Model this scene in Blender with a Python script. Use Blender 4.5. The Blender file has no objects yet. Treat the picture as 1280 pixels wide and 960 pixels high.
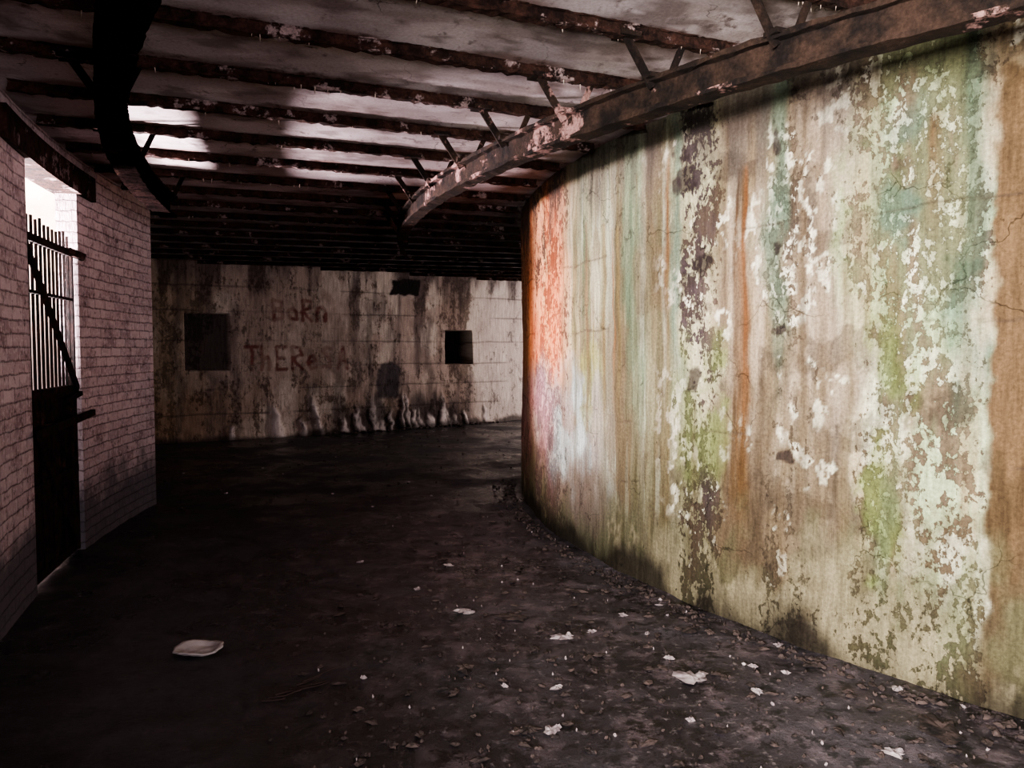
import bpy, bmesh, math, random
import numpy as np
from mathutils import Vector, Matrix

random.seed(4)
scene = bpy.context.scene
try:
    scene.view_settings.look = 'AgX - Medium High Contrast'
except Exception:
    pass
H = 2.9                      # ceiling height
CX, CY = 7.6, 8.05           # centre of the round emplacement
R_IN = 7.5                   # painted concrete drum
R_BR = 11.05                 # brick wall radius

# ---------------------------------------------------------------- helpers
def lin(h):
    h = h.lstrip('#')
    c = np.array([int(h[i:i+2], 16) / 255.0 for i in (0, 2, 4)])
    return np.where(c <= 0.04045, c / 12.92, ((c + 0.055) / 1.055) ** 2.4)

def vnoise(u, v, seed):
    rng = np.random.RandomState(seed)
    T = rng.rand(256, 256)
    iu = np.floor(u).astype(int); iv = np.floor(v).astype(int)
    fu = u - iu; fv = v - iv
    fu = fu * fu * (3 - 2 * fu); fv = fv * fv * (3 - 2 * fv)
    a = T[iu % 256, iv % 256]; b = T[(iu + 1) % 256, iv % 256]
    c = T[iu % 256, (iv + 1) % 256]; d = T[(iu + 1) % 256, (iv + 1) % 256]
    return (a * (1 - fu) + b * fu) * (1 - fv) + (c * (1 - fu) + d * fu) * fv

def fbm(u, v, fu, fv, seed, octv=4, gain=0.55):
    s = 0; amp = 1; tot = 0
    for o in range(octv):
        s = s + amp * vnoise(u * fu * 2 ** o + 31.7 * o + 500, v * fv * 2 ** o + 17.3 * o + 500, seed + o)
        tot += amp; amp *= gain
    return s / tot

def sm(x, a, b):
    t = np.clip((x - a) / (b - a), 0, 1)
    return t * t * (3 - 2 * t)

def band(x, a, b, f):
    return sm(x, a - f, a + f) * (1 - sm(x, b - f, b + f))

def mesh_obj(name, V, F, mat=None, uv=None, cols=None, floats=None, smooth=False, parent=None, mats=None, midx=None):
    me = bpy.data.meshes.new(name)
    V = np.asarray(V, dtype=np.float32)
    if isinstance(F, np.ndarray) and F.ndim == 2:
        n = F.shape[1]
        me.vertices.add(len(V)); me.vertices.foreach_set('co', V.ravel())
        me.loops.add(F.size); me.loops.foreach_set('vertex_index', F.ravel().astype(np.int32))
        me.polygons.add(len(F))
        me.polygons.foreach_set('loop_start', np.arange(0, F.size, n, dtype=np.int32))
        me.polygons.foreach_set('loop_total', np.full(len(F), n, dtype=np.int32))
        me.update(calc_edges=True)
    else:
        me.from_pydata([tuple(map(float, v)) for v in V], [], [tuple(map(int, f)) for f in F])
        me.update()
    if uv is not None:
        l = me.uv_layers.new(name='UVMap')
        vi = np.empty(len(me.loops), dtype=np.int32); me.loops.foreach_get('vertex_index', vi)
        l.data.foreach_set('uv', np.asarray(uv, dtype=np.float32)[vi].ravel())
    for k, c in (cols or {}).items():
        a = me.attributes.new(k, 'FLOAT_COLOR', 'POINT')
        rgba = np.ones((len(V), 4), dtype=np.float32); rgba[:, :3] = c
        a.data.foreach_set('color', rgba.ravel())
    for k, c in (floats or {}).items():
        a = me.attributes.new(k, 'FLOAT', 'POINT')
        a.data.foreach_set('value', np.asarray(c, dtype=np.float32))
    if smooth:
        me.polygons.foreach_set('use_smooth', np.ones(len(me.polygons), dtype=bool))
    ob = bpy.data.objects.new(name, me)
    scene.collection.objects.link(ob)
    if mat: me.materials.append(mat)
    for m in (mats or []): me.materials.append(m)
    if midx is not None: me.polygons.foreach_set('material_index', np.asarray(midx, dtype=np.int32))
    if parent: ob.parent = parent
    return ob

def grid_faces(nu, nv):
    i = np.arange(nu - 1)[:, None]; j = np.arange(nv - 1)[None, :]
    a = (i * nv + j).ravel()
    return np.stack([a, a + nv, a + nv + 1, a + 1], axis=1)

def desat(C, f):
    g = (C @ np.array([.3, .55, .15]))[:, None]
    return C * (1 - f) + g * f

# ---------------------------------------------------------------- materials
class NT:
    def __init__(self, name, spec=0.3):
        self.m = bpy.data.materials.new(name); self.m.use_nodes = True
        self.t = self.m.node_tree; self.n = self.t.nodes; self.l = self.t.links
        self.b = self.n['Principled BSDF']
        self.b.inputs['Specular IOR Level'].default_value = spec
    def node(self, typ, **kw):
        x = self.n.new(typ)
        for k, v in kw.items():
            if k in x.bl_rna.properties.keys(): setattr(x, k, v)
            else: x.inputs[k].default_value = v
        return x
    def link(self, a, b): self.l.new(a, b)
    def mixc(self, fac, a, b, mode='MIX'):
        x = self.n.new('ShaderNodeMix'); x.data_type = 'RGBA'; x.blend_type = mode
        for s, v in ((x.inputs[0], fac), (x.inputs[6], a), (x.inputs[7], b)):
            if isinstance(v, (int, float)): s.default_value = v
            elif isinstance(v, (tuple, list, np.ndarray)): s.default_value = (*[float(q) for q in v][:3], 1)
            else: self.l.new(v, s)
        return x.outputs[2]
    def math(self, op, a, b=None, clamp=False):
        x = self.n.new('ShaderNodeMath'); x.operation = op; x.use_clamp = clamp
        for s, v in ((x.inputs[0], a), (x.inputs[1], b)):
            if v is None: continue
            if isinstance(v, (int, float)): s.default_value = v
            else: self.l.new(v, s)
        return x.outputs[0]
    def rng(self, v, a, b, c=0.0, d=1.0):
        x = self.n.new('ShaderNodeMapRange'); x.inputs[1].default_value = a; x.inputs[2].default_value = b
        x.inputs[3].default_value = c; x.inputs[4].default_value = d
        self.l.new(v, x.inputs[0]); return x.outputs[0]
    def bump(self, h, strength, dist):
        x = self.n.new('ShaderNodeBump'); x.inputs['Strength'].default_value = strength
        x.inputs['Distance'].default_value = dist
        self.l.new(h, x.inputs['Height']); self.l.new(x.outputs[0], self.b.inputs['Normal'])
    def noise(self, vec, scale, detail=6, rough=0.6):
        x = self.node('ShaderNodeTexNoise'); x.inputs['Scale'].default_value = scale
        x.inputs['Detail'].default_value = detail; x.inputs['Roughness'].default_value = rough
        if vec is not None: self.l.new(vec, x.inputs['Vector'])
        return x.outputs[0]

def layered_mat(name, nscale=9.0, k=1.0, rough=0.92, bump=0.6, edge=0.02, cracks=True, grain=(0.55, 0.5)):
    """two paint/plaster layers blended through a crisp flaking mask"""
    t = NT(name, .15)
    uv = t.node('ShaderNodeTexCoord').outputs['UV']
    P = t.node('ShaderNodeAttribute', attribute_name='colp').outputs['Color']
    U = t.node('ShaderNodeAttribute', attribute_name='colu').outputs['Color']
    pe = t.node('ShaderNodeAttribute', attribute_name='peel').outputs['Fac']
    mp = t.node('ShaderNodeMapping'); mp.inputs['Scale'].default_value = (1.15, 0.75, 1); t.link(uv, mp.inputs[0])
    n = t.noise(mp.outputs[0], nscale, 9, 0.72)
    nf = t.noise(mp.outputs[0], nscale * 3.3, 6, 0.6)
    nb = t.math('ADD', t.math('SUBTRACT', n, 0.5), t.math('MULTIPLY', t.math('SUBTRACT', nf, 0.5), .7))
    v = t.math('ADD', t.math('MULTIPLY', nb, 1.8 * k), pe)
    f = t.rng(v, 0.5 - edge, 0.5 + edge)
    c = t.mixc(f, P, U)
    # dark lips around flakes
    lip = t.math('MULTIPLY', t.rng(v, 0.5 - edge * .5, .5 + edge), t.rng(v, .5 + edge, .5 + edge * 5, 1, 0))
    c = t.mixc(t.math('MULTIPLY', lip, .4), c, (0.03, 0.022, 0.018))
    mp2 = t.node('ShaderNodeMapping'); mp2.inputs['Scale'].default_value = (1.0, 0.11, 1); t.link(uv, mp2.inputs[0])
    r = t.noise(mp2.outputs[0], 30, 6, 0.7)
    g = t.noise(uv, 60, 7, 0.75)
    c = t.mixc(grain[0], c, t.mixc(t.rng(r, 0.3, 0.7), (0.25, 0.23, 0.21), (1.3, 1.3, 1.25)), 'MULTIPLY')
    c = t.mixc(grain[1], c, t.mixc(t.rng(g, 0.32, 0.68), (0.22, 0.2, 0.2), (1.4, 1.4, 1.4)), 'MULTIPLY')
    if cracks:
        vo = t.node('ShaderNodeTexVoronoi', feature='DISTANCE_TO_EDGE'); vo.inputs['Scale'].default_value = 2.2
        wv = t.node('ShaderNodeVectorMath', operation='ADD'); t.link(uv, wv.inputs[0])
        nn = t.node('ShaderNodeTexNoise'); nn.inputs['Scale'].default_value = 4; nn.inputs['Detail'].default_value = 5
        t.link(uv, nn.inputs['Vector'])
        sc = t.node('ShaderNodeVectorMath', operation='SCALE'); sc.inputs[3].default_value = 0.35
        t.link(nn.outputs['Color'], sc.inputs[0]); t.link(sc.outputs[0], wv.inputs[1]); t.link(wv.outputs[0], vo.inputs['Vector'])
        cr = t.rng(vo.outputs[0], 0.002, 0.010, 0.35, 1.0)
        crm = t.rng(t.noise(uv, 1.3, 3), 0.5, 0.6)
        c = t.mixc(crm, c, t.mixc(1.0, c, cr, 'MULTIPLY'))
    t.link(c, t.b.inputs['Base Color'])
    t.b.inputs['Roughness'].default_value = rough
    h = t.math('ADD', t.math('MULTIPLY', f, -0.8), t.math('MULTIPLY', g, 0.6))
    t.bump(h, bump, 0.012)
    return t.m

def rust_mat(name, a='#1b1110', b='#4a2a22', c3='#a07470', amt=0.62, scale=9, spec=.12):
    t = NT(name, spec)
    ob = t.node('ShaderNodeTexCoord').outputs['Object']
    n1 = t.noise(ob, scale, 8, 0.65); n2 = t.noise(ob, scale * 0.45, 8, 0.7)
    c = t.mixc(t.rng(n1, 0.4, 0.62), lin(a), lin(b))
    c = t.mixc(t.rng(n2, amt, amt + 0.04), c, lin(c3))
    g = t.noise(ob, 60, 6, .7)
    c = t.mixc(.7, c, t.mixc(t.rng(g, .35, .65), (.35, .32, .3), (1.2, 1.2, 1.2)), 'MULTIPLY')
    t.link(c, t.b.inputs['Base Color']); t.b.inputs['Roughness'].default_value = 0.92
    t.bump(t.noise(ob, 45, 8, 0.7), 0.9, 0.015)
    return t.m

def plain_mat(name, col, rough=0.85, n=20, col2=None):
    t = NT(name); ob = t.node('ShaderNodeTexCoord').outputs['Object']
    c2 = lin(col2) if col2 else lin(col) * 0.5
    t.link(t.mixc(t.rng(t.noise(ob, n, 6), 0.35, 0.65), lin(col), c2), t.b.inputs['Base Color'])
    t.b.inputs['Roughness'].default_value = rough
    t.bump(t.noise(ob, n * 3, 6), 0.5, 0.01)
    return t.m

M_wall = layered_mat('painted_flaking_concrete', 10.0, .95, edge=.03, grain=(.65, .55))
M_far = layered_mat('stained_concrete', 5.0, 0.9, bump=0.8, edge=0.12)
M_rail = rust_mat('rail_rust', '#15100f', '#32251f', '#8a6a66', 0.56, 7)
M_rail2 = rust_mat('rail_dark_rust', '#0c0909', '#1b1312', '#2c201c', 0.6, 7, 0.0)
M_beam = rust_mat('beam_rust', '#1a100e', '#3b2620', '#82706f', 0.58, 12)
M_gate = rust_mat('gate_iron', '#0e0b0b', '#2c1b18', '#3c2924', 0.6, 14)
M_dark = plain_mat('dark_concrete', '#6a6264', n=4)
M_pale = plain_mat('pale_render', '#e6d6d0', n=4, col2='#c9b4ac')  # made pale so the added spot turns it bright behind the gate

# ---------------------------------------------------------------- drum wall (right)
def drum():
    s = np.concatenate([np.arange(-9.2, -0.2, 0.06), np.arange(-0.2, 6.4, 0.0105), np.arange(6.4, 9.3, 0.06)])
    z = np.linspace(-0.02, H + 0.02, 270)
    S, Z = np.meshgrid(s, z, indexing='ij'); S = S.ravel(); Z = Z.ravel()
    big = fbm(S, Z, 1.1, 0.7, 11); mid = fbm(S, Z, 3.5, 2.0, 21, 5); run = fbm(S, Z, 7, 0.35, 31, 5)
    run2 = fbm(S, Z, 18, 0.6, 41); fine = fbm(S, Z, 12, 9, 51); blot = fbm(S, Z, 5, 3.2, 61, 5); blot2 = fbm(S, Z, 2.6, 1.5, 65, 6, .65)
    def mix(a, b, m):
        m = m[:, None]; return a * (1 - m) + b * m
    one = np.ones((len(S), 3))
    P = one * lin('#948a6c'); U = one * lin('#5f4c3c')
    P = mix(P, lin('#7c7c58'), sm(mid, 0.45, 0.62)); P = mix(P, lin('#aea68c'), sm(run, 0.5, 0.62))
    P = mix(P, lin('#765d42'), sm(big, 0.5, 0.62) * .7)
    U = mix(U, lin('#443634'), sm(mid, 0.48, 0.62)); U = mix(U, lin('#776045'), sm(run, 0.5, 0.62))
    wob = (fbm(S * 0, Z, 1, 2.2, 71) - 0.5) * 0.14 + (fbm(S, Z, 8, 3, 72, 5) - 0.5) * 0.22
    s_ = S + wob
    Zw = Z + (blot2 - .5) * .9
    # where the paint flakes (columns) and where it is washed smooth
    zone = .18 + .26 * (1 - sm(s_, 1.9, 2.4)) + .36 * band(s_, 3.66, 4.0, .05) + .22 * band(s_, 4.34, 4.58, .06) + .30 * band(s_, 4.80, 5.38, .08)
    peel = zone + (big - 0.5) * 0.45 + (blot - 0.5) * 0.6
    def both(col, m, kU=1.0, dark=0.68):
        nonlocal P, U
        c = lin(col); P = mix(P, c, m); U = mix(U, c * dark, m * kU)
    # grey-green smooth run-off field
    m = band(s_, 2.2, 3.65, .25)
    both('#6c7055', m * .9); both('#83805e', m * sm(run, .48, .58) * .8); both('#465439', m * sm(run2, .50, .62) * .8)
    both('#594a2e', m * sm(fbm(S, Z, 6, .5, 88, 5), .50, .62) * .75)
    both('#9b9f88', m * sm(fbm(S, Z, 13, .5, 87, 5), .56, .64) * .5)
    # orange / red end of the wall
    m = (1 - sm(s_, 1.9, 2.5)) * sm(Zw, 1.0, 1.4)
    P = mix(P, lin('#bb8660'), m); U = mix(U, lin('#84402a'), m); P = mix(P, lin('#a5966f'), m * sm(mid, .5, .6) * .6)
    U = mix(U, lin('#4a342a'), m * sm(blot, .5, .58))
    both('#a9562c', m * sm(fbm(S, Z, 3, 1.2, 90, 5), .46, .60) * .5, 1, .8)
    # lilac / cyan patches low down
    m = (1 - sm(s_, 2.5, 3.1)) * (1 - sm(Zw, 1.0, 1.45))
    P = mix(P, lin('#8a8280'), m * .85); U = mix(U, lin('#64565a'), m * .85)
    m2 = band(s_, 1.9, 2.85, .25) * band(Zw, .5, 1.25, .2)
    both('#9db4b6', m2 * sm(fbm(S, Z, 4, 2.5, 95, 5), .46, .6) * .75)
    m2 = (1 - sm(s_, 1.5, 2.2)) * band(Zw, .2, 1.1, .25)
    both('#a0747c', m2 * sm(fbm(S, Z, 2.5, 2.5, 96, 5), .44, .62) * .75)
    both('#95543a', (1 - sm(s_, .8, 1.6)) * .5)
    m2 = band(s_, 2.35, 2.8, .1) * band(Zw, .95, 1.6, .15)
    both('#7c8036', m2 * sm(blot, .44, .58) * .65)
    # dark flaked column
    m = band(s_, 3.66, 4.0, .07)
    P = mix(P, lin('#a09e78'), m * .7); U = mix(U, lin('#3f3335'), m)
    m = band(s_, 4.36, 4.56, .05); U = mix(U, lin('#423537'), m * .8); P = mix(P, lin('#a3a082'), m * .5)
    # tan field
    m = band(s_, 3.98, 4.82, .12); both('#776248', m * .75); both('#91806a', m * sm(run, .5, .6) * .6); both('#504030', m * sm(fbm(S, Z, 5, .4, 89, 5), .50, .62) * .7)
    m = band(s_, 4.5, 4.8, .1); both('#8e7e6e', m * .6)
    # pale, green tinged flaking field
    m = band(s_, 4.80, 5.38, .08)
    P = mix(P, lin('#c6c3a8'), m * .85); P = mix(P, lin('#87986c'), m * sm(mid, .46, .58) * .8)
    P = mix(P, lin('#917a58'), m * sm(run, .5, .62) * .75)
    U = mix(U, lin('#665640'), m * .8)
    # warm brown wash drifting over everything
    both('#5b4a31', sm(blot2, .52, .64) * .55 * sm(S, 2.2, 2.8))
    both('#66523c', band(s_, 4.95, 5.3, .06) * band(Zw, .3, .95, .12) * sm(blot, .46, .56) * .8)
    both('#40342a', sm(fbm(S, Z, 4, 4, 150, 6, .65), .56, .63) * .6 * sm(S, 3.2, 3.5))
    # small loose pale chips
    P = mix(P, lin('#cdc7b0'), sm(fbm(S, Z, 22, 14, 140, 4), .59, .63) * .85 * sm(blot, .47, .56) * sm(S, 3.4, 3.7))
    # greens
    g = band(s_, 4.82, 5.04, .06) * band(Zw, .4, 1.65, .25)
    both('#6a7832', g * sm(blot, .40, .54) * .85, .9)
    g = band(s_, 4.74, 5.0, .06) * band(Zw, 1.8, 2.5, .15); both('#717e50', g * sm(blot, .43, .56) * .75)
    g = band(s_, 3.65, 4.1, .1) * band(Zw, .85, 1.4, .15); both('#697438', g * sm(blot, .44, .56) * .8)
    both('#6f7c52', band(s_, 4.9, 5.35, .1) * sm(fbm(S, Z, 5, 1, 92, 5), .48, .6) * .6)
    # teal
    t1 = band(s_, 5.25, 5.385, .045) * sm(Z, .9, 1.6)
    both('#2f5243', t1 * (.65 + .35 * sm(run2, .4, .6)), .9)
    t2 = band(s_, 4.93, 5.3, .08) * band(Zw, 1.65, 2.5, .2)
    both('#4a6f5e', t2 * sm(fbm(S, Z, 4, 3, 101, 5), .45, .6) * .7)
    t3 = band(s_, 4.32, 4.46, .05) * sm(Zw, 1.1, 2.1); both('#4f6c58', t3 * .7)
    t4 = band(s_, 3.15, 3.3, .04) * sm(Z, .8, 1.6); both('#52674c', t4 * .6)
    t5 = band(s_, 3.6, 3.68, .03) * sm(Z, 1, 1.8); both('#566d5a', t5 * .75)
    # rust runs
    for c0, w0, w1, zt, zb, col, st in [
        (4.17, .02, .11, 2.46, .5, '#573d1c', .95), (4.19, .012, .045, 2.46, 1.2, '#613a12', .95), (4.13, .01, .03, 2.46, 1.0, '#452e16', .95),
        (3.56, .014, .035, 2.64, 1.7, '#643d12', 1.0), (3.57, .02, .07, 2.0, .4, '#5a4c2a', .7), (2.86, .02, .03, 2.35, 1.1, '#6b5420', .8),
        (3.05, .02, .03, 2.3, 1.2, '#64562d', .8), (2.98, .01, .014, 2.3, 1.3, '#704b1c', .8), (5.16, .025, .035, 2.5, 2.22, '#5a3618', .9),
        (3.4, .03, .08, 2.2, .3, '#544b30', .6), (4.65, .02, .07, 2.6, .2, '#5b4830', .65), (3.82, .02, .05, 1.2, .3, '#54422c', .6),
        (2.6, .02, .05, 2.4, .7, '#5f4c2e', .65), (5.08, .02, .08, 1.2, .1, '#7a6a4e', .7), (4.9, .02, .05, 2.8, 1.6, '#705d42', .6), (4.45, .02, .06, 1.6, .2, '#604e38', .65),
        (3.25, .015, .04, 2.6, .5, '#4c4426', .65), (4.3, .02, .05, 1.5, .1, '#463828', .7), (4.78, .02, .06, 1.9, .1, '#605036', .7), (4.55, .015, .04, 2.7, .6, '#54432d', .6),
        (2.4, .015, .04, 2.6, .6, '#524a2e', .6), (2.15, .015, .04, 2.6, 1.0, '#6a4a2e', .6)]:
        tt = np.clip((zt - Z) / (zt - zb), 0, 1); w = w0 + (w1 - w0) * tt
        w = w * (.5 + 1.0 * fbm(S, Z, 3, 3, 111))
        d = np.abs(S + wob * .25 - c0) / w
        mm = (1 - sm(d, .2, 1.5)) * sm(Z, zb - .45, zb + .35) * (1 - sm(Z, zt - .02, zt + .03)) * st * (.6 + .5 * sm(run2, .4, .6))
        mm = np.clip(mm, 0, 1)
        both(col, mm, 1, .8)
        peel = peel - mm * .2
    # brown painted panel near the entrance
    m = sm(S + (fine - .5) * .08, 5.385, 5.42) * (1 - sm(Z + (blot - .5) * .2, 2.58, 2.64))
    both('#594228', m); peel = peel - m * .15; both('#43321c', m * sm(blot2, .48, .6) * .8)
    both('#424026', m * (1 - sm(Zw, .2, .7)) * .8)
    # darker under ceiling, mottled darker band at base
    both('#433c37', sm(Z + (run - .5) * 1.0, 2.3, 2.85) * (1 - sm(S, 4.6, 5.1)) * .8)
    both('#54432f', (1 - sm(Z + (blot2 - .5) * 1.4, .2, .8)) * .75)
    both('#565a3a', (1 - sm(Z + (blot - .5) * 1.4, .1, .5)) * .45)
    P = mix(P, lin('#988a6c'), (1 - sm(Z + (blot - .5) * .9, .1, .4)) * sm(blot2, .49, .56) * .55)
    both('#221b16', (1 - sm(Z + (mid - .5) * .5, .0, .24)) * .9)
    # dark spalls
    for sc, zc, r in [(4.39, 2.55, .05), (3.74, 2.47, .08), (3.66, 2.42, .05), (3.86, 1.98, .06), (3.8, 1.3, .05), (4.45, .92, .05), (3.7, 2.62, .06), (4.4, 2.05, .04), (4.42, 1.62, .03)]:
        d = np.hypot(S - sc + (fine - .5) * .16, (Z - zc) * .9 + (blot - .5) * .22) / r
        both('#2a1f1f', (1 - sm(d, .8, 1.15)) * .85)
    jl = np.zeros_like(S)
    for zc in (.62, 1.02, 1.62, 2.12):
        jl = np.maximum(jl, (1 - sm(np.abs(Z - zc + (fbm(S, Z * 0, 3, 1, 121) - .5) * .06), .002, .010)) * sm(fbm(S, Z * 0 + zc, 2.5, 1, 131), .5, .6))
    both('#3b2f26', jl * .6)
    ds = .20 * sm(S, 1.8, 2.6)[:, None]
    P = P * (1 - ds) + desat(P, 1.0) * ds; U = U * (1 - ds) + desat(U, 1.0) * ds
    disp = (big - .5) * .05 + (blot - .5) * .02 + (fine - .5) * .009 - jl * .006
    ph = S / R_IN; rr = R_IN - 0.0 + disp
    V = np.stack([CX - rr * np.cos(ph), CY - rr * np.sin(ph), Z], 1)
    mesh_obj('wall_right', V, grid_faces(len(s), len(z)), M_wall, np.stack([S, Z], 1), {'colp': P, 'colu': U}, {'peel': peel}, True)
drum()

# ---------------------------------------------------------------- far wall
def farY(x): return 11.8 + .603 * (x + 5.65) + .0278 * (x + 5.65) * (x + 3.33)
LET = {'B': [[(0, 0), (0, 1), (.55, .9), (.55, .6), (0, .52), (.6, .42), (.6, .1), (0, 0)]], 'o': [[(.1, .1), (.5, .05), (.6, .4), (.35, .62), (.08, .45), (.1, .1)]],
       'R': [[(0, 0), (0, 1), (.5, .95), (.55, .65), (0, .5), (.6, 0)]], 'n': [[(0, 0), (0, .65), (.3, .7), (.5, .55), (.52, 0)]], 'T': [[(0, 1), (.7, 1)], [(.35, 1), (.35, 0)]],
       'h': [[(0, 1), (0, 0)], [(0, .4), (.3, .55), (.45, .4), (.45, 0)]], 'e': [[(0, .3), (.5, .35), (.4, .6), (.1, .55), (0, .3), (.15, 0), (.5, .08)]],
       'E': [[(.55, 1), (0, 1), (0, 0), (.55, 0)], [(0, .5), (.45, .5)]], 'S': [[(.55, .9), (.25, 1), (.05, .8), (.5, .4), (.45, .08), (0, .1)]], 'A': [[(0, 0), (.3, 1), (.62, 0)], [(.12, .38), (.5, .38)]]}
def letter_mask(X, Z, txt, x0, x1, z0, h):
    m = np.zeros_like(X); n = len(txt); step = (x1 - x0) / n
    for i, ch in enumerate(txt):
        for pl in LET[ch]:
            for (a, b), (c, d) in zip(pl[:-1], pl[1:]):
                ax, az = x0 + i * step + a * step * 1.05, z0 + b * h; bx, bz = x0 + i * step + c * step * 1.05, z0 + d * h
                L2 = (bx - ax) ** 2 + (bz - az) ** 2
                t = np.clip(((X - ax) * (bx - ax) + (Z - az) * (bz - az)) / L2, 0, 1)
                dd = np.hypot((X - ax - t * (bx - ax)) * 1.2, Z - az - t * (bz - az))
                m = np.maximum(m, 1 - sm(dd, .016, .045))
    return m
def far_wall():
    x = np.concatenate([np.arange(-9.2, -6, .06), np.arange(-6, 1.0, .0145), np.arange(1.0, 5.3, .06)])
    niches = [(-5.18, -4.60, 1.14, 2.05, .25), (-1.28, -.79, 1.19, 1.845, .55)]
    z = np.linspace(-.02, H + .02, 180)
    X, Z = np.meshgrid(x, z, indexing='ij'); X = X.ravel(); Z = Z.ravel()
    one = np.ones((len(X), 3))
    big = fbm(X, Z, .8, .7, 211); mid = fbm(X, Z, 2.6, 1.8, 221, 5); run = fbm(X, Z, 5, .6, 231, 5); blot = fbm(X, Z, 4, 3, 241, 5); fine = fbm(X, Z, 10, 8, 251)
    def mix(a, b, m): m = m[:, None]; return a * (1 - m) + b * m
    P = mix(one * lin('#a8958c'), lin('#bfb0a6'), sm(mid, .5, .62)); P = mix(P, lin('#8c776d'), sm(run, .46, .62) * .75)
    U = mix(one * lin('#78655e'), lin('#8d796e'), sm(mid, .45, .6))
    peel = .38 + (run - .5) * .8 + (blot - .5) * .7
    tz = band(X, -4.5, -2.85, .2) * band(Z, 1.0, 2.4, .15)
    def both(c, m):
        nonlocal P, U
        P = mix(P, lin(c), m); U = mix(U, lin(c) * .75, m)
    both('#dcd2cd', sm(X, -1.1, -.3) * .5); peel -= sm(X, -1.1, -.3) * .1
    both('#857358', (1 - sm(X, -5.4, -4.6)) * .5)
    both('#86674e', (1 - sm(X, -4.9, -3.9)) * (1 - sm(Z + (mid - .5) * .8, .5, .9)) * .5)
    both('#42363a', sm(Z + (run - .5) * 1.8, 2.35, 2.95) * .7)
    m = band(X + (fine - .5) * .3, -2.9, -1.6, .3) * band(Z + (run - .5) * 1.4, .9, 2.9, .3); both('#4c4044', m * sm(run, .38, .56) * .7)
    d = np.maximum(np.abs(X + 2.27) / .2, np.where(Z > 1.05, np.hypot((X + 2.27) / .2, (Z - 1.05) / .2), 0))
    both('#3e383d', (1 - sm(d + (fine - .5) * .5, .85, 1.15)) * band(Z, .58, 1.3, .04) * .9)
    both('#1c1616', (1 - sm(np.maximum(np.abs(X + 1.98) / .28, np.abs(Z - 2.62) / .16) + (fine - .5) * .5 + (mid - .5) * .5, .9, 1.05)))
    for xc, zt in [(-4.55, 2.3), (-3.1, 2.0), (-4.75, 1.1), (-3.5, 1.0), (-.9, 1.1), (-2.6, 2.4), (-1.6, 2.2), (-4.9, 2.9), (-5.3, 2.9), (-1.1, 1.2)]:
        d = np.abs(X - xc + (fbm(X * 0, Z, 1, 2, 260) - .5) * .2 + (fine - .5) * .1) / .06
        both('#4a3e3d', (1 - sm(d, .3, 1.6)) * (1 - sm(Z, zt - .2, zt + .1)) * .5)
    jl = 0 * X
    for zc in (.42, .82, 1.2, 1.62, 2.1, 2.5):
        jl = np.maximum(jl, (1 - sm(np.abs(Z - zc + (mid - .5) * .04), .004, .018)) * sm(fbm(X, Z * 0 + zc, 1.5, 1, 270), .4, .55))
    both('#3e3434', jl * .6)
    both('#a8958d', tz * .5); peel = peel - tz * .12
    wear = .5 + .5 * sm(fbm(X, Z, 7, 7, 280, 5), .42, .58)
    lm = np.maximum(letter_mask(X + (fine - .5) * .06, Z, 'BoRn', -4.0, -3.15, 1.97, .34), letter_mask(X + (fine - .5) * .06, Z, 'ThEReSA', -4.38, -2.85, 1.14, .38))
    both('#642c2a', lm * wear * .85)
    rid = np.zeros_like(X)
    rng = np.random.RandomState(5)
    xcs = list(np.arange(-2.95, -.95, .14) + rng.uniform(-.06, .06, len(np.arange(-2.95, -.95, .14)))) + [-3.6, -3.95, -.55, -3.35, -4.6]
    for xc in xcs:
        hgt = rng.uniform(.25, .8); w = .02 + rng.uniform(.02, .07) * np.clip(1 - Z / hgt, 0, 1); ln = rng.uniform(-.15, .15)
        rid = np.maximum(rid, rng.uniform(.5, 1) * (1 - sm(np.abs(X - xc - ln * Z + (fine - .5) * .12) / w, .2, 1.5)) * (1 - sm(Z + (blot - .5) * .3, hgt * .4, hgt)))
    both('#322a2c', band(X, -3.1, -.95, .25) * (1 - sm(Z + (run - .5) * 1.0, .35, .7)) * .85)
    both('#cfc2c0', sm(rid, .1, .8) * .9)
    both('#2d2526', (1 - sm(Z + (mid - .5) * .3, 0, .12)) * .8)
    disp = (big - .5) * .12 + (blot - .5) * .04 + (fine - .5) * .014 - jl * .01 + rid * .06 + .05 * (1 - sm(Z + (mid - .5) * .3, 0, .2))
    nx, ny = .52, -.85
    Y = farY(X)
    nd = np.zeros_like(X)
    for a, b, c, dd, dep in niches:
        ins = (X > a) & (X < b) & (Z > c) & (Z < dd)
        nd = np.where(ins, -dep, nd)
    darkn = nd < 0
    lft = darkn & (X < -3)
    P[darkn] = lin('#4a4040'); U[darkn] = lin('#3a3030'); P[lft] = lin('#5c5250'); U[lft] = lin('#4a4240')  # recess shade painted into the niche colours
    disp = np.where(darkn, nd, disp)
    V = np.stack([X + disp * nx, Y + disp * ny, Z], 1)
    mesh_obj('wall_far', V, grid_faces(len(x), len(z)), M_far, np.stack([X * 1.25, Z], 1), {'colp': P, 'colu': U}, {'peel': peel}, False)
far_wall()

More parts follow.
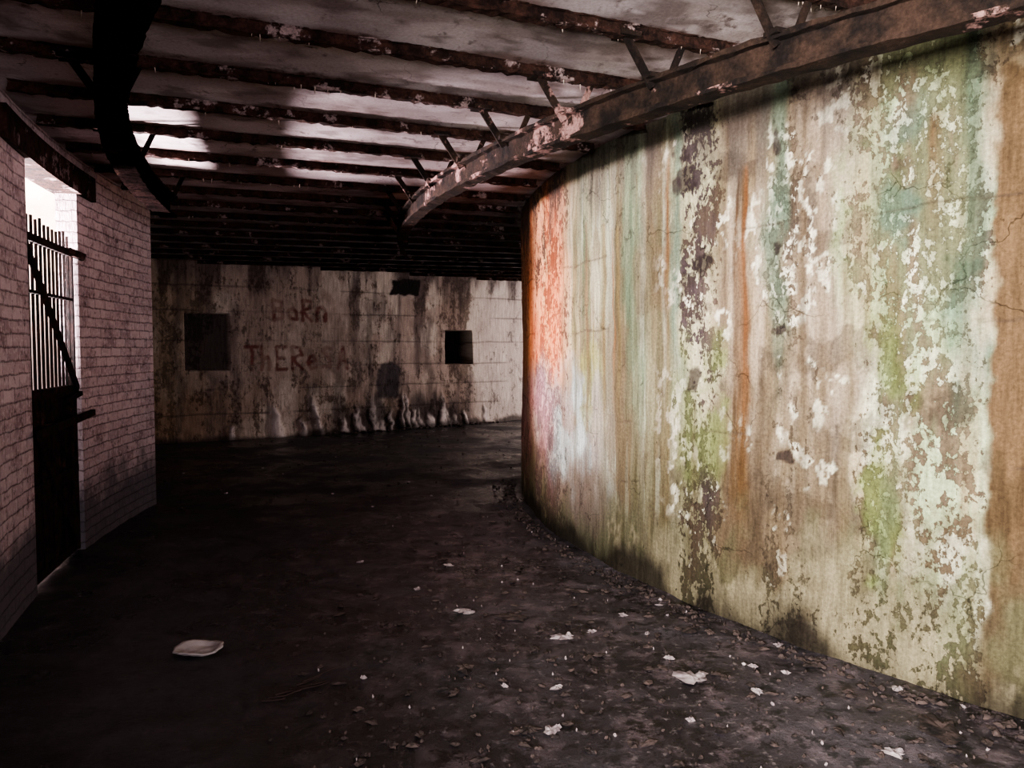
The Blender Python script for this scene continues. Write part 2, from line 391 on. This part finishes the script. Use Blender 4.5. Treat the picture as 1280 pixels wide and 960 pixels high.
# ---------------------------------------------------------------- ceiling + beams
beams = []
for k in range(-5, 24):
    beams.append((3.13 + .635 * k, max(.24, .425 - .012 * k)))
def outside(x, y): return (y < 7.32) & (np.hypot(x - CX, y - CY) > R_BR + .13) & (x < -1.75)
def ceiling():
    x = np.arange(-9.2, 5.3, .045); y = np.concatenate([np.arange(-4.2, 8, .028), np.arange(8, 21.5, .06)])
    X, Y = np.meshgrid(x, y, indexing='ij'); X = X.ravel(); Y = Y.ravel()
    d = np.full_like(X, 9.)
    for y0, m in beams: d = np.minimum(d, np.abs(Y - (y0 + m * X)) * .93)
    big = fbm(X, Y, .9, .9, 311); mid = fbm(X, Y, 3, 3, 321, 5); st = fbm(X, Y, 2.2, 7, 331, 5)
    one = np.ones((len(X), 3))
    def mix(a, b, m): m = m[:, None]; return a * (1 - m) + b * m
    P = mix(one * lin('#9a8e90'), lin('#b0a4a6'), sm(mid, .45, .6)); U = mix(one * lin('#85787a'), lin('#716262'), sm(mid, .5, .6))
    e = 1 - sm(d + (mid - .5) * .22, .02, .07)
    P = mix(P, lin('#664a42'), e * .75); U = mix(U, lin('#46302b'), e)
    P = mix(P, lin('#7c6c6a'), sm(st, .50, .62) * .55)
    P = mix(P, lin('#5e504e'), sm(fbm(X, Y, 6, 6, 350, 5), .59, .65) * .65)
    P = P * .92
    peel = .27 + (big - .5) * .4 + e * .1
    V = np.stack([X, Y, H - .01 + (mid - .5) * .008], 1)
    F = grid_faces(len(x), len(y)); cx = X[F].mean(1); cy = Y[F].mean(1)
    F = F[~outside(cx, cy)]
    mesh_obj('ceiling', V, F, M_ceil, np.stack([X, Y], 1), {'colp': P, 'colu': U}, {'peel': peel}, True)
M_ceil = layered_mat('ceiling_concrete', 5.0, .8, bump=.25, edge=.12, grain=(0.05, 0.35))
ceiling()
def slab():
    pts = [(-9.3, 21.8), (-9.3, 7.2)]
    for a in np.linspace(.06, .62, 14):
        pts.append((CX - (R_BR + .16) * math.cos(a), CY - (R_BR + .16) * math.sin(a)))
    pts += [(-1.95, -4.3), (5.4, -4.3), (5.4, 21.8)]
    n = len(pts); V = [(a, b, H + .06) for a, b in pts] + [(a, b, H + .3) for a, b in pts]
    F = [tuple(range(n))[::-1], tuple(range(n, 2 * n))] + [(i, (i + 1) % n, (i + 1) % n + n, i + n) for i in range(n)]
    mesh_obj('roof_slab', V, F, M_dark)
slab()

def sweep(path, prof, rough=.004, seed=0):
    path = np.asarray(path, float); N = len(path); prof = np.asarray(prof, float); K = len(prof)
    T = np.gradient(path, axis=0); T /= np.linalg.norm(T, axis=1)[:, None]
    S = np.cross(T, [0, 0, 1.]); S /= np.linalg.norm(S, axis=1)[:, None]; Up = np.cross(S, T)
    V = path[:, None, :] + prof[None, :, 0:1] * S[:, None, :] + prof[None, :, 1:2] * Up[:, None, :]
    rng = np.random.RandomState(seed); V = V + rng.uniform(-rough, rough, V.shape)
    V = V.reshape(-1, 3)
    F = []
    for i in range(N - 1):
        for j in range(K):
            a = i * K + j; b = i * K + (j + 1) % K
            F.append((a, b, b + K, a + K))
    F.append(tuple(range(K))[::-1]); F.append(tuple(range((N - 1) * K, N * K)))
    return V, F

def iprof(w, h, tf=.014, tw=.012):
    a = w / 2; b = tw / 2
    return [(-a, 0), (a, 0), (a, tf), (b, tf), (b, h - tf), (a, h - tf), (a, h), (-a, h), (-a, h - tf), (-b, h - tf), (-b, tf), (-a, tf)]

def join(parts):
    V = []; F = []; o = 0
    for v, f in parts:
        V += [tuple(q) for q in v]; F += [tuple(i + o for i in q) for q in f]; o += len(v)
    return V, F

def barseg(p, q, w, t, up=(0, 0, 1)):
    p = np.array(p, float); q = np.array(q, float); d = q - p; d /= np.linalg.norm(d)
    s = np.cross(d, up)
    if np.linalg.norm(s) < 1e-3: s = np.cross(d, (1, 0, 0))
    s /= np.linalg.norm(s); u = np.cross(s, d)
    V = [e + a * s * w / 2 + b * u * t / 2 for e in (p, q) for a, b in ((-1, -1), (1, -1), (1, 1), (-1, 1))]
    F = [(0, 1, 2, 3), (7, 6, 5, 4), (0, 4, 5, 1), (1, 5, 6, 2), (2, 6, 7, 3), (3, 7, 4, 0)]
    return V, F

M_calc = plain_mat('calcite', '#a8998f', .6, 30, '#75615a')
def drip(x, y, z, L):
    r = .0018 + L * .05; n = 5
    V = [(x + r * math.cos(a * 2 * math.pi / n), y + r * math.sin(a * 2 * math.pi / n), z + .006) for a in range(n)] + [(x + random.uniform(-.004, .004), y, z - L)]
    return V, [(i, (i + 1) % n, n) for i in range(n)] + [tuple(range(n))[::-1]]
ZB = H - .065
for bi, (y0, m) in enumerate(beams):
    xs = np.arange(-9.1, 5.1, .03 if y0 < 9 else .07); ys = y0 + m * xs
    r = np.hypot(xs - CX, ys - CY)
    ok = (r > 7.56) & (ys < farY(xs) - .08) & (ys > -3.95) & ~((ys < 7.32) & (r > 11.0) & (xs < -1.75))
    best = None; cur = []
    for i, o in enumerate(ok):
        if o: cur.append(i)
        if (not o or i == len(ok) - 1) and cur:
            if best is None or len(cur) > len(best): best = cur
            cur = []
    if not best or len(best) < 8: continue
    xs = xs[best]; ys = ys[best]
    path = np.stack([xs, ys, np.full_like(xs, ZB)], 1)
    V, F = sweep(path, iprof(.048, .065, .013, .022), .006, seed=bi)
    parts = [(V, F)]
    if y0 < 10:
        for _ in range(int(len(xs) * .22)):
            i = random.randrange(len(xs))
            if fbm(np.array([xs[i]]), np.array([ys[i]]), 1.5, 1.5, 600)[0] < .45: continue
            parts.append(drip(xs[i] + random.uniform(-.02, .02), ys[i] + random.choice([-.022, .022, .015, -.015]), ZB, random.choice([.01, .012, .018, .025, .035])))
    nb = len(F); V, F = join(parts)
    mesh_obj('ceiling_beam', V, F, mats=[M_beam, M_calc], midx=[0] * nb + [1] * (len(F) - nb))

# ---------------------------------------------------------------- overhead rails
def arc_pts(Rf, p0, p1, z, n):
    return [(CX - Rf(p) * math.cos(p), CY - Rf(p) * math.sin(p), z) for p in np.linspace(p0, p1, n)]
def hanger_set(Rf, p0, p1):
    out = []
    for y0, m in beams:
        ps = np.linspace(p0, p1, 400)
        px = CX - np.array([Rf(p) for p in ps]) * np.cos(ps); py = CY - np.array([Rf(p) for p in ps]) * np.sin(ps)
        g = py - (y0 + m * px); k = np.where(np.sign(g[:-1]) != np.sign(g[1:]))[0]
        if len(k): out.append((px[k[0]], py[k[0]], m))
    return out
def rail(name, Rf, p0, p1, mat, every, zb=2.54, hook=True, w=.10, h=.15):
    P = arc_pts(Rf, p0, p1, zb, 130)
    parts = [sweep(P, iprof(w, h, .02, .016), .0045, seed=9)]
    for i, (x, y, m) in enumerate(hanger_set(Rf, p0, p1)):
        if i % every == 0:
            d = np.array([1, m]) / math.hypot(1, m); top = H - .055
            parts.append(barseg((x - .03, y, zb + .11), (x - d[0] * .17, y - d[1] * .17, top), .038, .012, (d[1], -d[0], 0)))
            parts.append(barseg((x + .03, y, zb + .11), (x + d[0] * .12, y + d[1] * .12, top), .03, .012, (d[1], -d[0], 0)))
            parts.append(barseg((x - d[0] * .07, y - d[1] * .07, zb + .151), (x + d[0] * .07, y + d[1] * .07, zb + .151), .07, .02))
            parts.append(barseg((x - d[0] * .22, y - d[1] * .22, top), (x - d[0] * .12, y - d[1] * .12, top), .09, .02))
    if hook:
        e = P[0]
        parts.append(barseg((e[0], e[1] - .02, zb + .15), (e[0] - .03, e[1] - .02, zb + .02), .09, .04))
        parts.append(barseg((e[0] - .02, e[1] - .03, zb + .03), (e[0] + .03, e[1] - .03, zb - .11), .06, .025))
        parts.append(barseg((e[0] + .03, e[1] - .03, zb - .10), (e[0] + .09, e[1] - .04, zb - .13), .04, .018))
        parts.append(barseg((e[0] - .01, e[1] - .2, zb + .02), (e[0] - .0, e[1] - .12, zb - .07), .03, .012))
    V, F = join(parts); mesh_obj(name, V, F, mat)
rail('overhead_trolley_rail', lambda p: 8.73 - .64 * p, .01, 1.0, M_rail, 1)
rail('overhead_trolley_rail', lambda p: 10.5 - .16 * (p - .19), .19, .72, M_rail2, 2, zb=2.53, hook=False, w=.125, h=.17)

# ---------------------------------------------------------------- brick wall
def brick_mat():
    t = NT('whitewashed_brick', .15); uv = t.node('ShaderNodeTexCoord').outputs['UV']
    wn = t.node('ShaderNodeTexNoise'); wn.inputs['Scale'].default_value = 9; wn.inputs['Detail'].default_value = 5; t.link(uv, wn.inputs['Vector'])
    sc = t.node('ShaderNodeVectorMath', operation='SCALE'); sc.inputs[3].default_value = .03; t.link(wn.outputs['Color'], sc.inputs[0])
    ad = t.node('ShaderNodeVectorMath', operation='ADD'); t.link(uv, ad.inputs[0]); t.link(sc.outputs[0], ad.inputs[1])
    b = t.node('ShaderNodeTexBrick'); t.link(ad.outputs[0], b.inputs['Vector'])
    b.inputs['Scale'].default_value = 1; b.inputs['Brick Width'].default_value = .225; b.inputs['Row Height'].default_value = .076
    b.inputs['Mortar Size'].default_value = .007; b.inputs['Mortar Smooth'].default_value = .8; b.inputs['Bias'].default_value = -.2
    b.inputs['Color1'].default_value = (*lin('#c4b1b4'), 1); b.inputs['Color2'].default_value = (*lin('#a18d92'), 1); b.inputs['Mortar'].default_value = (*lin('#8a787c'), 1)
    c = b.outputs[0]
    n = t.noise(uv, 4, 8, .7)
    c = t.mixc(t.rng(n, .48, .64, 0, .7), c, lin('#70585c'))
    n2 = t.noise(uv, 30, 7, .7)
    c = t.mixc(t.rng(n2, .50, .60, 0, .8), c, lin('#cdbfc2'))
    c = t.mixc(t.rng(t.noise(uv, 16, 7, .7), .57, .65, 0, .75), c, lin('#4c3e40'))
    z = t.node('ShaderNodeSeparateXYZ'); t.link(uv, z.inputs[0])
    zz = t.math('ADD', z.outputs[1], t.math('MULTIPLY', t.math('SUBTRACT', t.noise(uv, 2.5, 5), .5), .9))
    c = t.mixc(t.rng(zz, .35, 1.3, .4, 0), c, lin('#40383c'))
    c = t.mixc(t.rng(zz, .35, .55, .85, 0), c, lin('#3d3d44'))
    t.link(c, t.b.inputs['Base Color']); t.b.inputs['Roughness'].default_value = .9
    h = t.math('ADD', t.math('MULTIPLY', b.outputs['Fac'], -.8), t.math('MULTIPLY', n2, .9))
    t.bump(h, .9, .012)
    return t.m
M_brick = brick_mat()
WT = .14
def phi_of_y(y, R=R_BR): return math.asin((CY - y) / R)
def arc_block(V, F, UV, p0, p1, z0, z1, R0=R_BR, R1=R_BR + WT, n=14):
    def quad(a, b, c, d, ua, ub, uc, ud):
        k = len(V); V.extend([a, b, c, d]); UV.extend([ua, ub, uc, ud]); F.append((k, k + 1, k + 2, k + 3))
    pt = lambda p, R, z: (CX - R * math.cos(p), CY - R * math.sin(p), z)
    ps = np.linspace(p0, p1, n)
    for a, b in zip(ps[:-1], ps[1:]):
        for R in (R0, R1):
            quad(pt(a, R, z0), pt(b, R, z0), pt(b, R, z1), pt(a, R, z1), (a * R_BR, z0), (b * R_BR, z0), (b * R_BR, z1), (a * R_BR, z1))
        for z in (z0, z1):
            quad(pt(a, R0, z), pt(b, R0, z), pt(b, R1, z), pt(a, R1, z), (a * R_BR, z), (b * R_BR, z), (b * R_BR, z + .4), (a * R_BR, z + .4))
    for p in (p0, p1):
        quad(pt(p, R0, z0), pt(p, R1, z0), pt(p, R1, z1), pt(p, R0, z1), (0, z0), (.4, z0), (.4, z1), (0, z1))
pd0, pd1 = phi_of_y(5.59), phi_of_y(4.55)
V, F, UV = [], [], []
arc_block(V, F, UV, phi_of_y(7.25), pd0, 0, H)
arc_block(V, F, UV, pd1, phi_of_y(2.2), 0, H)
arc_block(V, F, UV, pd0, pd1, 2.66, H, n=6)
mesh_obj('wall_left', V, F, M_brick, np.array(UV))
V, F, UV = [], [], []
arc_block(V, F, UV, pd0 - .03, pd1 + .045, 2.62, 2.80, R_BR - .035, R_BR + WT + .02, n=10)
mesh_obj('door_lintel', V, F, M_beam)

# ---------------------------------------------------------------- iron gate
def gate():
    root = bpy.data.objects.new('iron_gate', None); scene.collection.objects.link(root)
    RG = R_BR + .05
    a = np.array([CX - RG * math.cos(pd1), CY - RG * math.sin(pd1)]); b = np.array([CX - RG * math.cos(pd0), CY - RG * math.sin(pd0)])
    d = b - a; L = np.linalg.norm(d); d /= L; nrm = np.array([d[1], -d[0]])
    if nrm[0] < 0: nrm = -nrm
    def P(u, z, o=0): q = a + d * (u * L) + nrm * o; return (q[0], q[1], z)
    up = (nrm[0], nrm[1], 0)
    parts = []
    for u in (.025, .975): parts.append(barseg(P(u, .02), P(u, 2.3 if u < .5 else 2.2), .04, .04, up))
    for z, w in ((2.185, .05), (1.2, .07), (.06, .06), (1.85, .02)): parts.append(barseg(P(0.01, z), P(.99, z), w, .035, up))
    parts.append(barseg(P(.01, 2.15, .03), P(.99, 1.2, .03), .055, .02, up))
    V, F = join(parts); mesh_obj('frame', V, F, M_gate, parent=root)
    parts = []
    n = 12
    for i in range(n):
        u = .07 + .86 * i / (n - 1)
        parts.append(barseg(P(u, 1.2), P(u, 2.32 + random.uniform(-.03, .02)), .018, .014, up))
    V, F = join(parts); mesh_obj('bars', V, F, M_gate, parent=root)
    parts = [barseg(P(.5, .05, -.01), P(.5, 1.2, -.01), L * .97, .008, up)]
    parts.append(barseg(P(.03, 1.15, .012), P(.95, .1, .012), .05, .012, up)); parts.append(barseg(P(.0, .62, .015), P(1, .62, .015), .05, .012, up))
    for i in range(5): parts.append(barseg(P(.1 + .2 * i, .05, .012), P(.1 + .2 * i, 1.2, .012), .02, .014, up))
    V, F = join(parts); mesh_obj('lower_panel', V, F, M_gate, parent=root)
    parts = [barseg(P(-.08, .985, .11), P(1.06, 1.02, .11), .045, .03, up), barseg(P(.3, .99, .0), P(.3, 1.0, .11), .04, .04), barseg(P(.8, 1.0, .0), P(.8, 1.01, .11), .04, .04),
             barseg(P(.94, 2.2, .0), P(1.0, 2.16, .09), .05, .05), barseg(P(.7, 1.14, .05), P(.98, 1.17, .05), .03, .03)]
    V, F = join(parts); mesh_obj('latch_bar', V, F, M_gate, parent=root)
gate()

# ---------------------------------------------------------------- other walls (passage closures)
def box_wall(name, x0, x1, y0, y1, z0=0, z1=H, mat=M_dark):
    V = [(x, y, z) for x in (x0, x1) for y in (y0, y1) for z in (z0, z1)]
    F = [(0, 1, 3, 2), (4, 6, 7, 5), (0, 4, 5, 1), (2, 3, 7, 6), (0, 2, 6, 4), (1, 5, 7, 3)]
    return mesh_obj(name, V, F, mat)
box_wall('wall_left_return', -9.2, -3.58, 7.05, 7.25, 0, 3.5, M_pale)
box_wall('wall_left_end', -9.4, -9.2, 7.05, 11)
box_wall('wall_entrance_left', -2.05, -1.8, -4.2, 2.25)
box_wall('wall_back', -2.15, 5.3, -4.4, -4.2)
box_wall('wall_entrance_right', 5.1, 5.3, -4.2, 1.3)
box_wall('wall_right_end', 5.1, 5.3, 14.6, 21.5)
box_wall('wall_exterior', -7.2, -6.8, -1, 7.05, 0, 2.3, M_dark)

# ---------------------------------------------------------------- floor
def floor():
    t = NT('damp_dirt_floor', .6); ob = t.node('ShaderNodeTexCoord').outputs['UV']
    n1 = t.noise(ob, 1.1, 8, .65); n2 = t.noise(ob, 5, 9, .7); n3 = t.noise(ob, 26, 8, .7)
    c = t.mixc(t.rng(n1, .42, .6), lin('#1f1c22'), lin('#433c42'))
    c = t.mixc(t.rng(n2, .50, .60, 0, .85), c, lin('#61555a'))
    c = t.mixc(t.rng(n3, .56, .64, 0, .7), c, lin('#857a7c'))
    c = t.mixc(t.rng(t.noise(ob, 9, 8, .75), .52, .59, 0, .9), c, lin('#0c0a0c'))
    c = t.mixc(t.rng(t.noise(ob, 40, 6, .7), .56, .64, 0, .85), c, lin('#0b0909'))
    # shade along the brick side of the passage, put into the colour
    sx = t.node('ShaderNodeSeparateXYZ'); t.link(ob, sx.inputs[0])
    dx = t.math('POWER', t.math('SUBTRACT', sx.outputs[0], CX), 2.0); dy = t.math('POWER', t.math('SUBTRACT', sx.outputs[1], CY), 2.0)
    rad = t.math('SQRT', t.math('ADD', dx, dy))
    side_shade = t.rng(t.math('ADD', rad, t.math('MULTIPLY', t.math('SUBTRACT', n1, .5), 2.5)), 8.4, 10.0, 0, .95)
    c = t.mixc(side_shade, c, t.mixc(1.0, c, (.16, .155, .18), 'MULTIPLY'))
    t.link(c, t.b.inputs['Base Color'])
    t.link(t.rng(n1, .42, .6, .2, .7), t.b.inputs['Roughness'])
    t.bump(t.math('ADD', t.math('MULTIPLY', n2, 1.0), t.math('MULTIPLY', n3, .5)), .75, .03)
    x = np.arange(-9.4, 5.4, .06); y = np.arange(-4.4, 21.6, .06)
    X, Y = np.meshgrid(x, y, indexing='ij'); X = X.ravel(); Y = Y.ravel()
    Z = (fbm(X, Y, .8, .8, 411) - .5) * .03 + (fbm(X, Y, 5, 5, 421) - .5) * .025
    mesh_obj('floor', np.stack([X, Y, Z], 1), grid_faces(len(x), len(y)), t.m, np.stack([X, Y], 1), smooth=True)
floor()
def fz(x, y):
    X = np.array([x]); Y = np.array([y])
    return float(((fbm(X, Y, .8, .8, 411) - .5) * .03 + (fbm(X, Y, 5, 5, 421) - .5) * .025)[0])
box_wall('ground_exterior', -9.4, -3.9, -4, 7.05, -.1, -.02)

# ---------------------------------------------------------------- debris
def flake(x, y, r, hgt, n=9, asp=1.0):
    z = fz(x, y) + .003; a0 = random.uniform(0, 6.28); ca, sa = math.cos(a0), math.sin(a0)
    ring = []; inn = []
    for i in range(n):
        a = 2 * math.pi * i / n; q = r * random.uniform(.45, 1.25)
        u, v = q * math.cos(a) * asp, q * math.sin(a) / asp
        ring.append((x + u * ca - v * sa, y + u * sa + v * ca, z + random.uniform(0, hgt * .6)))
        inn.append((x + .5 * (u * ca - v * sa), y + .5 * (u * sa + v * ca), z + random.uniform(.2, 1) * hgt + .002))
    V = ring + inn + [(x, y, z + random.uniform(.2, 1) * hgt)] + [(x, y, z - .01)]
    F = []
    for i in range(n):
        j = (i + 1) % n
        F += [(i, j, n + j, n + i), (n + i, n + j, 2 * n), (j, i, 2 * n + 1)]
    return V, F
def onfloor(x, y): return math.hypot(x - CX, y - CY) > 7.56 and (math.hypot(x - CX, y - CY) < 10.95 or (x > -1.6 and y < 3) or y > 7.5)
pale, brown = [], []
def at(px, py): Z = 1425. / (py - 435); return (px - 640) / 950. * Z, Z
for px, py, w in [(703, 806, 26), (867, 858, 44), (1133, 874, 17), (575, 771, 20), (586, 773, 12), (953, 876, 16), (742, 797, 12), (697, 870, 16), (690, 925, 22), (868, 912, 14),
                  (1130, 955, 26), (780, 775, 14), (630, 870, 8), (840, 832, 12), (947, 843, 12), (915, 780, 18), (560, 712, 14), (735, 690, 8), (448, 706, 8), (450, 858, 8), (812, 800, 10), (990, 850, 14), (520, 741, 10), (1060, 838, 12), (980, 815, 16)]:
    x, y = at(px, py)
    if onfloor(x, y):
        r = w / 950. * y * .5; pale.append(flake(x, y, r, .014, 13, 1.2))
        if w > 20: pale.append(flake(x + r * .7, y + r * .3, r * .55, .02, 9, 1.1))
for px, py, w in [(1190, 925, 60), (800, 738, 30), (660, 925, 30), (640, 780, 40), (1010, 885, 24), (870, 795, 30), (720, 745, 24), (580, 845, 30)]:
    x, y = at(px, py)
    if onfloor(x, y): brown.append(flake(x, y, w / 950. * y * .5, .012, 15, 1.3))
for i in range(1300):
    y = random.uniform(0, 1); x = random.uniform(-1.0, 2.4) + (.35 if i % 3 else 0)
    y = 1.8 + 5.7 * y * random.random() ** .5
    if onfloor(x, y): (pale if i % 13 == 0 else brown).append(flake(x, y, random.choice([.004, .006, .009, .012, .018, .028] if i % 13 else [.003, .004, .006, .009]), .009, 7, random.uniform(1, 1.5)))
for i in range(420):   # rubble line along the drum wall
    s = random.uniform(-.5, 6.3); rr = R_IN + .07 + abs(random.gauss(0, .09))
    x = CX - rr * math.cos(s / R_IN); y = CY - rr * math.sin(s / R_IN)
    (pale if i % 40 == 0 else brown).append(flake(x, y, random.uniform(.005, .03), random.uniform(.006, .022), 7, 1.1))
for i in range(160):
    y = random.uniform(7, 14); x = random.uniform(-4, 0)
    if y < farY(x) - .3 and onfloor(x, y): (pale if i % 6 == 0 else brown).append(flake(x, y, random.uniform(.008, .022), .012, 7))
for i in range(90):    # plaster rubble at the foot of the far wall
    x = random.uniform(-3.2, -.3); brown.append(flake(x, farY(x) - random.uniform(.12, .35), random.uniform(.02, .06), random.uniform(.02, .05), 8))
Vp, Fp = join(pale); V, F = join(pale + brown)
mesh_obj('floor_litter', V, F, mats=[plain_mat('pale_litter', '#a39797', .8, 15, '#6f6266'), plain_mat('dark_litter', '#4d403d', .9, 15, '#171212')], midx=[0] * len(Fp) + [1] * (len(F) - len(Fp)))

def plate():
    x0, y0 = at(241, 820); z0 = fz(x0, y0) + .008; n = 60; V = []; F = []
    rings = [(0, .002), (.5, .002), (.74, .003), (.84, .016), (1.0, .020), (1.03, .013), (.86, .008), (.72, -.004)]
    for k, (r, h) in enumerate(rings):
        for i in range(n):
            a = 2 * math.pi * i / n
            w = 1 + (.03 * math.cos(12 * a) if k > 2 else 0) + .04 * math.sin(2 * a + 1)
            V.append((x0 + .112 * r * w * math.cos(a), y0 + .1 * r * w * math.sin(a), z0 + h + .006 * math.sin(a * 3 + .6) * r))
    for k in range(len(rings) - 1):
        for i in range(n): j = (i + 1) % n; F.append((k * n + i, k * n + j, (k + 1) * n + j, (k + 1) * n + i))
    mesh_obj('paper_plate', V, F, plain_mat('paper_plate_white', '#a9a3a2', .6, 9, '#8f8886'), smooth=True)
plate()
parts = []
for i in range(7):
    x, y = at(320 + i * 9, 885 - i * 4); a = random.uniform(.2, .9); L = random.uniform(.08, .25); p = np.array([x, y, fz(x, y) + .008])
    for k in range(4):
        q = p + np.array([math.cos(a) * L / 4, math.sin(a) * L / 4, random.uniform(-.003, .004)]); parts.append(barseg(p, q, .004, .004)); p = q; a += random.uniform(-.4, .4)
V, F = join(parts); mesh_obj('dead_twigs', V, F, plain_mat('twig', '#3a2c28'))

# ---------------------------------------------------------------- light
def area(name, loc, target, size, power, col, spread=180, sy=None):
    l = bpy.data.lights.new(name, 'AREA'); l.energy = power; l.color = col; l.shape = 'RECTANGLE'; l.size = size; l.size_y = sy or size
    l.spread = math.radians(spread)
    o = bpy.data.objects.new(name, l); scene.collection.objects.link(o); o.location = loc
    o.rotation_euler = (Vector(target) - Vector(loc)).to_track_quat('-Z', 'Y').to_euler(); return o
def spot(name, loc, target, power, col, ang, soft, blend):
    sp = bpy.data.lights.new(name, 'SPOT'); sp.energy = power; sp.color = col; sp.spot_size = math.radians(ang); sp.shadow_soft_size = soft; sp.spot_blend = blend
    o = bpy.data.objects.new(name, sp); scene.collection.objects.link(o); o.location = loc
    o.rotation_euler = (Vector(target) - o.location).to_track_quat('-Z', 'Y').to_euler()
area('entrance_daylight', (-1.2, -1.6, 1.7), (2.0, 3.4, 1.6), .8, 275, (1, .96, .90), 66, 1.2)
area('brick_wall_fill', (1.8, -1.8, 1.5), (-2.6, 5.8, 1.7), 1.2, 66, (1, .87, .92), 85, 1.2)  # added fill brightening the left brick wall; there is no skylight
area('side_opening_daylight', (3.4, 14.4, 1.6), (-2.2, 13.6, 1.5), 1.2, 270, (1, .89, .86), 160, 1.8)
spot('gate_daylight', (-4.6, 5.0, 1.75), (-2.0, 5.7, 2.85), 7500, (1, .84, .88), 85, .14, .6)
spot('gate_sunbeam', (-5.6, 4.35, 2.9), (.3, 6.2, 1.5), 2600, (1, .62, .45), 24, .12, .8)
spot('return_wall_spot', (-4.7, 5.4, 3.6), (-4.25, 7.05, 3.0), 1700, (1, .86, .76), 75, .2, .9)  # added spot whitening the wall seen behind the gate, not a sun
w = bpy.data.worlds.new('sky'); scene.world = w; w.use_nodes = True
w.node_tree.nodes['Background'].inputs[0].default_value = (1, .9, .9, 1); w.node_tree.nodes['Background'].inputs[1].default_value = 1.5

# ---------------------------------------------------------------- camera
cam = bpy.data.cameras.new('camera'); co = bpy.data.objects.new('camera', cam); scene.collection.objects.link(co)
cam.sensor_width = 36; cam.lens = 950 / 1280 * 36; co.location = (0, 0, 1.5); co.rotation_euler = (math.radians(90 - 2.71), 0, 0)
scene.camera = co
